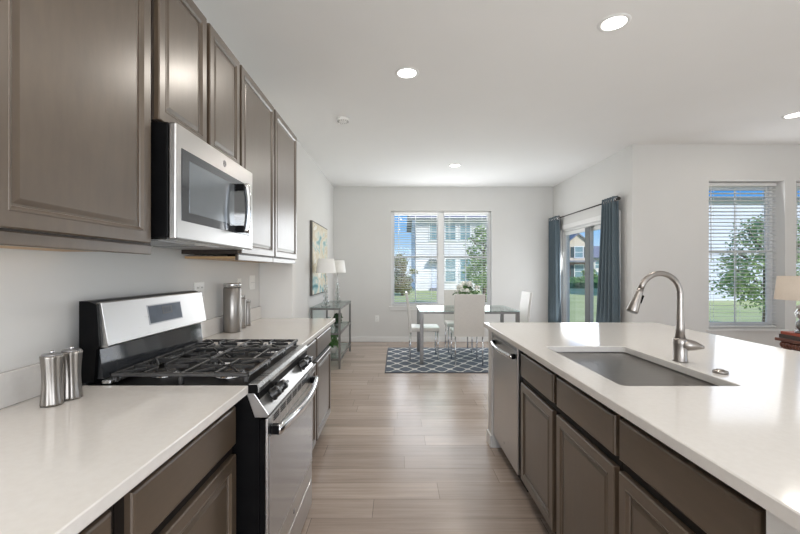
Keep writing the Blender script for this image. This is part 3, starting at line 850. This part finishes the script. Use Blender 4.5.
MB().tube([bpos - dd * .018, bpos + dd * .018], .006, 10).build('spray_button', M['black'], spo)
MB().tube([(.0, -.004, .076), (.035, -.012, .074), (.055, -.02, .072), (.070, -.028, .069), (.082, -.034, .066)], [.026, .026, .021, .013, .006], 16).build('lever_handle', M['nickel'], fa)
tag(MB().lathe([(.026, 0), (.026, .008), (.022, .011), (.014, .0115), (.013, .0145), (.002, .015)], seg=28).build('air_switch_button', M['nickel']), 'round brushed nickel button on the island beside the faucet', 'button', loc=(1.285, 1.592, .9145))

# ================================================================ CEILING FITTINGS
def downlight(label, x, y, dim=1.0):
    t = thing('recessed_light', label, 'ceiling light', (x, y, HC), 0, 'recessed ceiling lights')
    MB().lathe([(.095, -.0005), (.093, -.005), (.074, -.007), (.070, -.002)], seg=40, cap0=False, cap1=False).build('trim_ring', M['trim'], t)
    MB().lathe([(.071, -.0035), (.002, -.004)], seg=40, cap0=False).build('lens', M['lens'], t)
    l = bpy.data.lights.new('downlight_lamp', 'AREA'); l.shape = 'DISK'; l.size = .14; l.energy = LAMP_POWER * dim; l.color = LAMP_COLOR
    o = bpy.data.objects.new('downlight_lamp', l); COL.objects.link(o); o.location = (x, y, HC - .012)
downlight('lit recessed ceiling light above the aisle, nearest the wall cabinets', .075, 3.14)
downlight('lit recessed ceiling light above the island, largest in view', 1.356, 2.505)
downlight('lit recessed ceiling light over the dining area, smallest in view', .848, 5.9)
downlight('lit recessed ceiling light over the living room, cut by the frame edge', 3.96, 3.99, 0.25)
for x_, y_ in ((.05, .2),):
    downlight('lit recessed ceiling light over the kitchen aisle, outside the frame', x_, y_)
sd = thing('smoke_detector', 'small white round smoke detector on the ceiling near the cabinets', 'smoke detector', (-.557, 4.09, HC))
MB().lathe([(.062, -.0005), (.062, -.014), (.056, -.026), (.034, -.034), (.002, -.036)], seg=32).build('housing', M['plate'], sd)
vv = MB()
for i in range(14):
    a_ = 2 * PI * i / 14
    vv.box(-.002, .002, -.011, .011, -.002, .002, mat=Matrix.Translation((.047 * math.cos(a_), .047 * math.sin(a_), -.0305)) @ Matrix.Rotation(a_ + R90, 4, 'Z') @ Matrix.Rotation(0, 4, 'X'))
vv.build('vent_ring', M['greyplastic'], sd)

# ================================================================ DINING AREA
ru = thing('area_rug', 'slate blue trellis patterned rug under the dining table', 'rug', (1.05, 5.98, 0))
B(-1.20, 1.20, -.81, .81, .001, .010, bev=.003).build('pile', M['rug'], ru)
rb = MB().box(-1.215, -1.2005, -.825, .825, .001, .011).box(1.2005, 1.215, -.825, .825, .001, .011).box(-1.2, 1.2, -.825, -.8105, .001, .011).box(-1.2, 1.2, .8105, .825, .001, .011)
rb.build('binding', M['rugedge'], ru)
ZR = .0115
dt = thing('dining_table', 'glass topped dining table with square chrome legs on the rug', 'table', (1.015, 6.05, ZR))
hw, hd = .705, .45
MB().box(-hw, hw, -hd, hd, .732, .744, bev=.003).build('glass_top', M['tglass'], dt)
ap = MB()
for s_ in (-1, 1):
    ap.box(-hw + .045, hw - .045, s_ * (hd - .03) - .015, s_ * (hd - .03) + .015, .700, .7315)
    ap.box(s_ * (hw - .03) - .015, s_ * (hw - .03) + .015, -hd + .045, hd - .045, .700, .7315)
ap.build('apron', M['gunmetal'], dt)
for a_ in (-1, 1):
    for b_ in (-1, 1):
        cx, cy = a_ * (hw - .03), b_ * (hd - .03)
        B(cx - .025, cx + .025, cy - .025, cy + .025, 0, .7315, bev=.002).build('leg', M['gunmetal'], dt)

def make_chair(label):
    t = thing('dining_chair', label, 'chair', (0, 0, 0), 0, 'white dining chairs')
    B(-.21, .21, -.205, .225, .412, .472, bev=.016, seg=3).build('seat', M['leather'], t)
    b = MB(); rs = []
    for i in range(11):
        f_ = i / 10; z = .40 + .585 * f_; y = -.212 - .055 * f_ ** 1.6; th = .021 - .004 * f_; w = .212 - .004 * f_
        e_ = .006
        rs.append([(-w, y - th + e_, z), (-w + e_, y - th, z), (w - e_, y - th, z), (w, y - th + e_, z), (w, y + th - e_, z), (w - e_, y + th, z), (-w + e_, y + th, z), (-w, y + th - e_, z)])
    b.rings(rs, True, True, True).build('backrest', M['leather'], t)
    for sx_ in (-1, 1):
        MB().tube([(sx_ * .188, .19, .412), (sx_ * .188, .20, 0)], .0105, 12).build('leg', M['chrome'], t)
        MB().tube([(sx_ * .188, -.205, .412 - .013), (sx_ * .188, -.215, 0)], .0105, 12).build('leg', M['chrome'], t)
    return t
ch = make_chair('white leather dining chair with its back to the kitchen')
ch.location = (.985, 5.72, ZR)
dup(ch, (1.0, 6.57, ZR), PI, 'white leather dining chair on the window side of the table, mostly hidden')
dup(ch, (.40, 6.07, ZR), -R90, 'white leather dining chair at the table end by the console table')
dup(ch, (1.70, 6.07, ZR), R90, 'white leather dining chair at the table end by the patio door')
# vase + flowers
ztt = ZR + .7445
va = MB().lathe([(.05, .0), (.085, .02), (.105, .07), (.10, .12), (.085, .15), (.080, .15), (.094, .12), (.098, .07), (.078, .026), (.002, .012)], seg=32)
tag(va.build('vase', M['cryst']), 'clear glass bowl vase on the dining table', 'vase', loc=(1.05, 6.02, ztt))
fb = thing('flower_bouquet', 'bouquet of white flowers and green leaves in the glass bowl', 'flowers', (1.05, 6.02, ztt + .015))
stm = MB(); lf = MB(); heads = []
for i in range(16):
    an = i * 2.4; rr = .03 + .20 * ((i % 8) / 8.0)
    tip = (rr * math.cos(an), rr * math.sin(an) * .7, .375 - rr * .62 + .02 * random.random())
    stm.tube([(.02 * math.cos(an), .02 * math.sin(an), .01), (tip[0] * .45, tip[1] * .45, tip[2] * .6), tip], .0025, 6)
    heads.append(tip)
stm.build('stems', M['stem'], fb)
for i in range(170):
    an = random.uniform(0, 6.28); rr = random.uniform(.02, .22); z = .33 - rr * .75 + random.uniform(-.06, .05)
    lf.leaf((rr * math.cos(an), rr * math.sin(an) * .7, max(.15, z)), (math.cos(an) + random.uniform(-.6, .6), math.sin(an) + random.uniform(-.6, .6), .8), random.uniform(.05, .09), .45)
lf.build('foliage', M['leaf'], fb)
for tip in heads:
    p = MB()
    for k in range(26):
        a1 = random.uniform(0, 6.28); zz = random.uniform(-.3, 1); rr = math.sqrt(max(0, 1 - zz * zz))
        n_ = Vector((rr * math.cos(a1), rr * math.sin(a1), zz))
        p.leaf(Vector(tip) + n_ * .028, n_ + Vector((random.uniform(-.5, .5), random.uniform(-.5, .5), .2)), .042, .8)
    p.build('blossom', M['petal'], fb)

# ---- console table, lamps, picture ----------------------------------------
ct_ = thing('console_table', 'narrow metal console table with glass shelves along the dining wall', 'table', (-.97, 5.97, 0))
cx0, cx1, cy0, cy1, cz = -.20, .205, -.60, .60, .82
for xx in (cx0, cx1 - .028):
    for yy in (cy0, cy1 - .028):
        B(xx, xx + .028, yy, yy + .028, 0, cz, bev=.002).build('leg', M['gunmetal'], ct_)
fr = MB()
for z in (cz - .028, .455, .11):
    for xx in (cx0 + .002, cx1 - .026): fr.box(xx, xx + .024, cy0 + .028, cy1 - .028, z, z + .025)
    for yy in (cy0 + .002, cy1 - .026): fr.box(cx0 + .028, cx1 - .028, yy, yy + .024, z, z + .025)
fr.build('frame', M['gunmetal'], ct_)
for z in (cz, .481, .136):
    o_ = -.0 if z == cz else .03
    B(cx0 + o_, cx1 - o_, cy0 + o_, cy1 - o_, z + .0003, z + .008, bev=.002).build('glass_shelf', M['tglass'], ct_)
def table_lamp(label, x, y):
    z = cz + .009
    t = thing('table_lamp', label, 'lamp', (x, y, z), 0, 'crystal table lamps')
    B(-.055, .055, -.055, .055, 0, .018, bev=.004).build('base', M['cryst'], t)
    for k, (zz, r) in enumerate(((.062, .043), (.140, .036), (.21, .034), (.275, .030))):
        MB().ball((0, 0, zz), r, 20).build('crystal_ball', M['cryst'], t)
    MB().tube([(0, 0, .018), (0, 0, .50)], .005, 10).build('stem', M['chrome'], t)
    MB().lathe([(.135, .46), (.112, .655), (.110, .655), (.133, .46)], seg=40, cap0=False, cap1=False).build('lamp_shade', M['shade'], t)
    MB().tube([(0, 0, .50), (0, 0, .655)], .004, 8).tube([(-.111, 0, .645), (.111, 0, .645)], .002, 6).build('shade_fitter', M['chrome'], t)
table_lamp('white shaded crystal lamp on the kitchen end of the console table', -.985, 5.50)
table_lamp('white shaded crystal lamp on the window end of the console table', -.97, 6.46)
pc = thing('wall_painting', 'abstract teal and gold painting on the wall above the console table', 'painting', (XL, 5.98, 1.49), R90)
B(-.58, .58, -.035, -.001, -.51, .51, bev=.002).build('frame', M['artframe'], pc)
B(-.565, .565, -.0375, -.0345, -.495, .495).build('canvas', M['art'], pc)
def pot_plant(name, label, loc, pr, ph, crown_r, crown_h, mleaf, mpot, nl):
    t = thing(name, label, 'plant', loc)
    MB().lathe([(pr * .7, 0), (pr, ph * .75), (pr * .95, ph), (pr * .85, ph), (pr * .85, ph * .9), (.002, ph * .88)], seg=28).build('pot', mpot, t)
    m_ = MB()
    for i in range(nl):
        a_ = random.uniform(0, 6.28); f_ = random.random(); rr = crown_r * math.sqrt(random.random()) * (1 - .5 * abs(f_ - .45))
        m_.leaf((rr * math.cos(a_), rr * math.sin(a_), ph * .95 + f_ * crown_h), (math.cos(a_) + random.uniform(-.7, .7), math.sin(a_) + random.uniform(-.7, .7), random.uniform(.1, 1)), random.uniform(.05, .08), .5)
    m_.build('foliage', mleaf, t)
pot_plant('potted_plant', 'leafy green potted plant on the bottom shelf of the console table', (-.93, 5.72, .145), .065, .10, .12, .19, M['leaf'], M['ceramic'], 150)
pot_plant('potted_plant', 'small dark leaved potted plant on the middle console shelf', (-.87, 5.78, .490), .045, .07, .07, .14, M['leafdark'], M['gunmetal'], 110)
tag(MB().lathe([(.045, 0), (.07, .05), (.06, .12), (.03, .16), (.028, .19), (.024, .19), (.026, .16), (.05, .12), (.06, .05), (.002, .01)], seg=28).build('vase', M['cryst']), 'clear glass vase on the middle shelf of the console table', 'vase', loc=(-.95, 5.52, .490))

# ---- curtains --------------------------------------------------------------
XC = 2.805; ZRD = 2.235
rd = thing('curtain_rod', 'thin dark curtain rod above the patio door', 'curtain rod', (XC, 6.2, ZRD))
MB().tube([(0, -1.12, 0), (0, 1.14, 0)], .009, 12).build('pole', M['rod'], rd)
for yy in (-1.13, 1.15): MB().ball((0, yy, 0), .022, 14).build('finial', M['rod'], rd)
for yy in (-.93, 1.12): MB().box(-.006, .084, yy - .006, yy + .006, -.02, -.009).box(.074, .084, yy - .014, yy + .014, -.05, .03).build('bracket', M['rod'], rd)
def curtain(label, y0t, y1t, y0b, y1b, n):
    cy = (y0t + y1t) / 2
    t = thing('curtain', label, 'curtain', (XC, cy, 0), 0, 'slate blue curtains')
    mb = MB(); rows = []
    U = n * 14
    for j in range(15):
        f_ = j / 14; z = .02 + (ZRD + .045 - .02) * f_
        a_ = y0b + (y0t - y0b) * f_; b_ = y1b + (y1t - y1b) * f_
        amp = .032 + .008 * (1 - f_)
        row = []
        for i in range(U + 1):
            u = i / U
            row.append((amp * math.sin(2 * PI * n * u + .35 * math.sin(3 * f_)), a_ + (b_ - a_) * u - cy, z))
        rows.append(row)
    mb.rings(rows, False, False, False, True)
    o = mb.build('panel', M['curtain'], t)
    md = o.modifiers.new('thickness', 'SOLIDIFY'); md.thickness = .003
    g = MB()
    for k in range(2 * n):
        u = (k + .5 - .0) / (2 * n)
        yy = y0t + (y1t - y0t) * (k / (2 * n) + .0) - cy
        g.rings([[(0 + rr * 0, yy + dx, ZRD + 0) for _ in (0,)] for rr, dx in ()]) if False else None
        ring = [(0.0, yy + .0, ZRD)]
        T = Matrix.Translation((0, yy, ZRD)) @ Matrix.Rotation(R90, 4, 'X')
        g.lathe([(.014, -.004), (.024, -.004), (.024, .004), (.014, .004), (.014, -.004)], seg=20, cap0=False, cap1=False, mat=T)
    g.build('grommets', M['chrome'], t)
curtain('slate blue grommet curtain in the corner between dining window and patio door', 6.98, 7.36, 6.93, 7.38, 5)
curtain('slate blue grommet curtain on the faucet side of the patio door', 5.12, 5.44, 5.06, 5.66, 5)

# ---- living room corner ----------------------------------------------------
et = thing('end_table', 'dark carved mahogany end table behind the island, cut by the frame edge', 'table', (4.02, 3.79, -.022))
B(-.28, .28, -.18, .18, .655, .685, bev=.006).build('top', M['mahog'], et)
ca = MB()
ca.box(-.245, .245, -.15, .15, .585, .654, bev=.005)
for i in range(12):
    x = -.225 + .45 * i / 11
    ca.ball((x, -.153, .62), .022, 12, (1, .7, 1.2))
for i in range(10):
    y = -.135 + .27 * i / 9
    ca.ball((-.247, y, .62), .022, 12, (.7, 1, 1.2))
ca.build('carved_apron', M['mahog'], et)
for a_ in (-1, 1):
    for b_ in (-1, 1):
        MB().lathe([(.022, .022), (.028, .04), (.018, .06), (.016, .25), (.03, .40), (.02, .46), (.03, .52), (.03, .5845)], (a_ * .21, b_ * .12, .0), 16).build('leg', M['mahog'], et)
B(-.21, .21, -.12, .12, .18, .2, bev=.004).build('lower_shelf', M['mahog'], et)
def book(label, w, d_, h, loc, rz, mat):
    t = thing('book', label, 'book', loc, rz, 'books under the living room lamp')
    MB().box(-w, w, -d_, d_, 0, .004).box(-w, w, -d_, d_, h - .004, h).box(-w, -w + .004, -d_, d_, .004, h - .004).build('cover', mat, t)
    B(-w + .005, w - .006, -d_ + .006, d_ - .006, .0045, h - .0045).build('pages', M['paper'], t)
book('thick dark book lying on the carved end table', .21, .15, .036, (3.965, 3.79, .664), .03, M['bookdark'])
book('thinner red book on top of the dark book, under the lamp', .19, .14, .026, (3.955, 3.79, .7005), -.03, M['bookred'])
ll = thing('table_lamp', 'beige shaded lamp with a stacked metal base on the books', 'lamp', (3.838, 3.78, .727))
MB().lathe([(.06, 0), (.062, .015), (.045, .025), (.04, .03)], seg=28).build('base', M['gunmetal'], ll)
MB().lathe([(.035, .031), (.055, .06), (.055, .10), (.03, .13)], seg=28).build('lower_body', M['gunmetal'], ll)
MB().lathe([(.028, .131), (.05, .15), (.062, .19), (.045, .225), (.028, .235)], seg=28).build('glass_body', M['chrome'], ll)
MB().lathe([(.05, .236), (.055, .25), (.03, .27), (.01, .28), (.008, .36)], seg=28).build('neck', M['ceramic'], ll)
MB().lathe([(.208, .318), (.185, .542), (.182, .542), (.205, .318)], seg=48, cap0=False, cap1=False).build('lamp_shade', M['shadew'], ll)
MB().tube([(0, 0, .36), (0, 0, .545)], .005, 8).tube([(-.184, 0, .535), (.184, 0, .535)], .0025, 6).build('shade_fitter', M['rod'], ll)

# ================================================================ OUTSIDE
g = MB(); g.poly([(-60, 7.7, -.18), (90, 7.7, -.18), (90, 120, -.18), (-60, 120, -.18)]); g.poly([(3.2, -40, -.18), (90, -40, -.18), (90, 7.7, -.18), (3.2, 7.7, -.18)])
g.build('ground', M['lawn'], kind='structure')
def hwin(t, x0, x1, z0, z1, y, shutters=False):
    f = MB().box(x0 - .09, x1 + .09, y - .07, y - .001, z1, z1 + .12).box(x0 - .09, x1 + .09, y - .07, y - .001, z0 - .1, z0).box(x0 - .09, x0, y - .07, y - .001, z0, z1).box(x1, x1 + .09, y - .07, y - .001, z0, z1).box(x0, x1, y - .05, y - .001, (z0 + z1) / 2 - .03, (z0 + z1) / 2 + .03)
    fo = f.build('window', M['housetrim'], t)
    B(x0, x1, y - .03, y - .002, z0, z1).build('pane', M['housepane'], fo)
    if shutters:
        for a_, b_ in ((x0 - .5, x0 - .1), (x1 + .1, x1 + .5)): B(a_, b_, y - .05, y - .001, z0, z1).build('shutter', M['shutter'], t)
def house(label, x0, x1, y, dep, ze, wall, pitch=.5, gable='x', oh=.45, lower=None):
    """gable 'x': ridge runs along x (eave towards the viewer); 'y': gable faces the viewer. local origin at (x0, y)"""
    t = thing('neighbour_house', label, 'house', (x0, y, -.18))
    w = x1 - x0; ze += .18
    mb = MB()
    if gable == 'x':
        mb.prism([(0, 0), (0, ze), (dep / 2, ze + dep / 2 * pitch), (dep, ze), (dep, 0)], 0, w)
        mb.build('siding', wall, t)
        zr = ze + dep / 2 * pitch
        MB().prism([(-oh, ze - oh * pitch), (-oh, ze - oh * pitch + .14), (dep / 2, zr + .16), (dep + oh, ze - oh * pitch + .14), (dep + oh, ze - oh * pitch), (dep / 2, zr + .01)], -oh, w + oh).build('roof', M['roof'], t)
        B(-oh, w + oh, -oh - .1, -oh - .005, ze - oh * pitch - .02, ze - oh * pitch + .13).build('gutter', M['gutter'], t)
    else:
        mb.prism([(0, 0), (0, ze), (w / 2, ze + w / 2 * pitch), (w, ze), (w, 0)], 0, dep, 'y')
        mb.build('siding', wall, t)
        zr = ze + w / 2 * pitch
        MB().prism([(-oh, ze - oh * pitch), (-oh, ze - oh * pitch + .14), (w / 2, zr + .16), (w + oh, ze - oh * pitch + .14), (w + oh, ze - oh * pitch), (w / 2, zr + .01)], -oh, dep + oh, 'y').build('roof', M['roof'], t)
    if lower: B(-.04, w + .04, -.06, -.001, 0, 2.4).build('brick_veneer', lower, t)
    return t
Yh = 30.0
h1 = house('white sided two storey house with grey roof beyond the dining window', 1.35, 10.2, Yh, 9, 5.28, M['sidewhite'], .42)
for x0_, x1_ in ((1.09, 1.95), (2.25, 2.98), (3.36, 4.08), (5.6, 6.5)):
    hwin(h1, x0_, x1_, 3.79, 5.0, 0)
for x0_, x1_ in ((2.25, 2.98), (3.36, 4.08), (5.6, 6.5)):
    hwin(h1, x0_, x1_, .72, 2.35, 0)
B(1.18, 1.85, -.05, -.001, .2, 2.05).build('front_door', M['sidegrey'], h1)
B(1.0, 1.95, -.6, -.001, 2.1, 2.32).build('door_canopy', M['gutter'], h1)
B(1.1, 1.9, -.8, -.001, 0.0, .18).build('door_step', M['roof'], h1)
h2 = house('beige house with a front gable seen through the patio door glass', 19.4, 22.1, 46, 9, 4.4, M['sidebeige'], .8, 'y', oh=.25, lower=M['brick'])
hwin(h2, 1.0, 1.9, 3.0, 4.2, 0, True); hwin(h2, .95, 1.95, .7, 2.1, -.065, True)
B(-.3, 3.0, -1.0, -.07, 2.45, 2.65).build('porch_roof', M['roof'], h2)
h3 = house('white house with grey roof beside the gabled beige house', 23.3, 38, 48, 8, 2.9, M['sidewhite'], .36)
for k in range(4): hwin(h3, .4 + k * 1.5, 1.1 + k * 1.5, 1.8, 2.6, 0); hwin(h3, .4 + k * 1.5, 1.1 + k * 1.5, .4, 1.3, 0)
h4 = house('large pale sided house beyond the living room windows', 14.2, 34, 20, 8, 4.78, M['sidegrey'], .02, oh=.12)
hwin(h4, 8.2, 9.4, 2.4, 3.6, 0); hwin(h4, 10.4, 11.6, .5, 2.0, 0)

def tree(label, x, y, r, hgt, trunk, mleaf, n=2600, lsize=.22, squash=1.0):
    t = thing('tree', label, 'tree', (x, y, -.18))
    tk = MB().tube([(0, 0, 0), (.03, .02, trunk), (.0, .05, hgt * .85)], [.09, .07, .025], 10)
    for i in range(9):
        a_ = i * 2.3; z = trunk + (hgt - trunk) * (.1 + .07 * i)
        tk.tube([(0, 0.02, z), (r * .5 * math.cos(a_), r * .5 * math.sin(a_), z + .35), (r * .8 * math.cos(a_), r * .8 * math.sin(a_), z + .6)], [.035, .02, .008], 6)
    tk.build('trunk', M['bark'], t)
    cr = MB()
    cl = []
    for i in range(46):
        z = random.random(); rr = r * math.sin(PI * (.12 + .8 * z)) ** .8 * random.uniform(.35, 1) * squash; a_ = random.uniform(0, 6.28)
        cl.append((rr * math.cos(a_), rr * math.sin(a_), trunk * .8 + z * (hgt - trunk * .8)))
    for i in range(n):
        c = random.choice(cl); d_ = Vector((random.gauss(0, 1), random.gauss(0, 1), random.gauss(0, .8))) * r * .16
        cr.leaf(Vector(c) + d_, (random.gauss(0, 1), random.gauss(0, 1), random.gauss(.4, 1)), lsize * random.uniform(.6, 1.3), .6)
    cr.build('crown', mleaf, t)
tree('young green tree on the lawn outside the dining window', 3.35, 15.5, .82, 3.1, .9, M['treeleaf'], 3200, .11)
tree('russet leaved tree at the sky corner of the dining window', .28, 24, .68, 2.35, .3, M['treered'], 4200, .15)
tree('leafy green tree on the lawn outside the living room window', 9.4, 10.2, 1.0, 2.75, .75, M['treeleaf'], 5200, .095)
tree('bushy green tree between houses seen through the patio door', 19.2, 40, .8, 1.7, .2, M['treeleaf'], 900, .25)
hd_ = MB()
for i in range(2200):
    hd_.leaf((random.uniform(-2.2, 2.2), random.uniform(-.35, .35), random.uniform(0.02, .95)), (random.gauss(0, 1), random.gauss(-.6, 1), random.gauss(.5, 1)), .16, .6)
hd_.box(-2.1, 2.1, -.28, .28, 0, .85)
tag(hd_.build('hedge', M['hedge']), 'low green hedge on the lawn in front of the gabled beige house', 'hedge', loc=(15.6, 34, -.18))
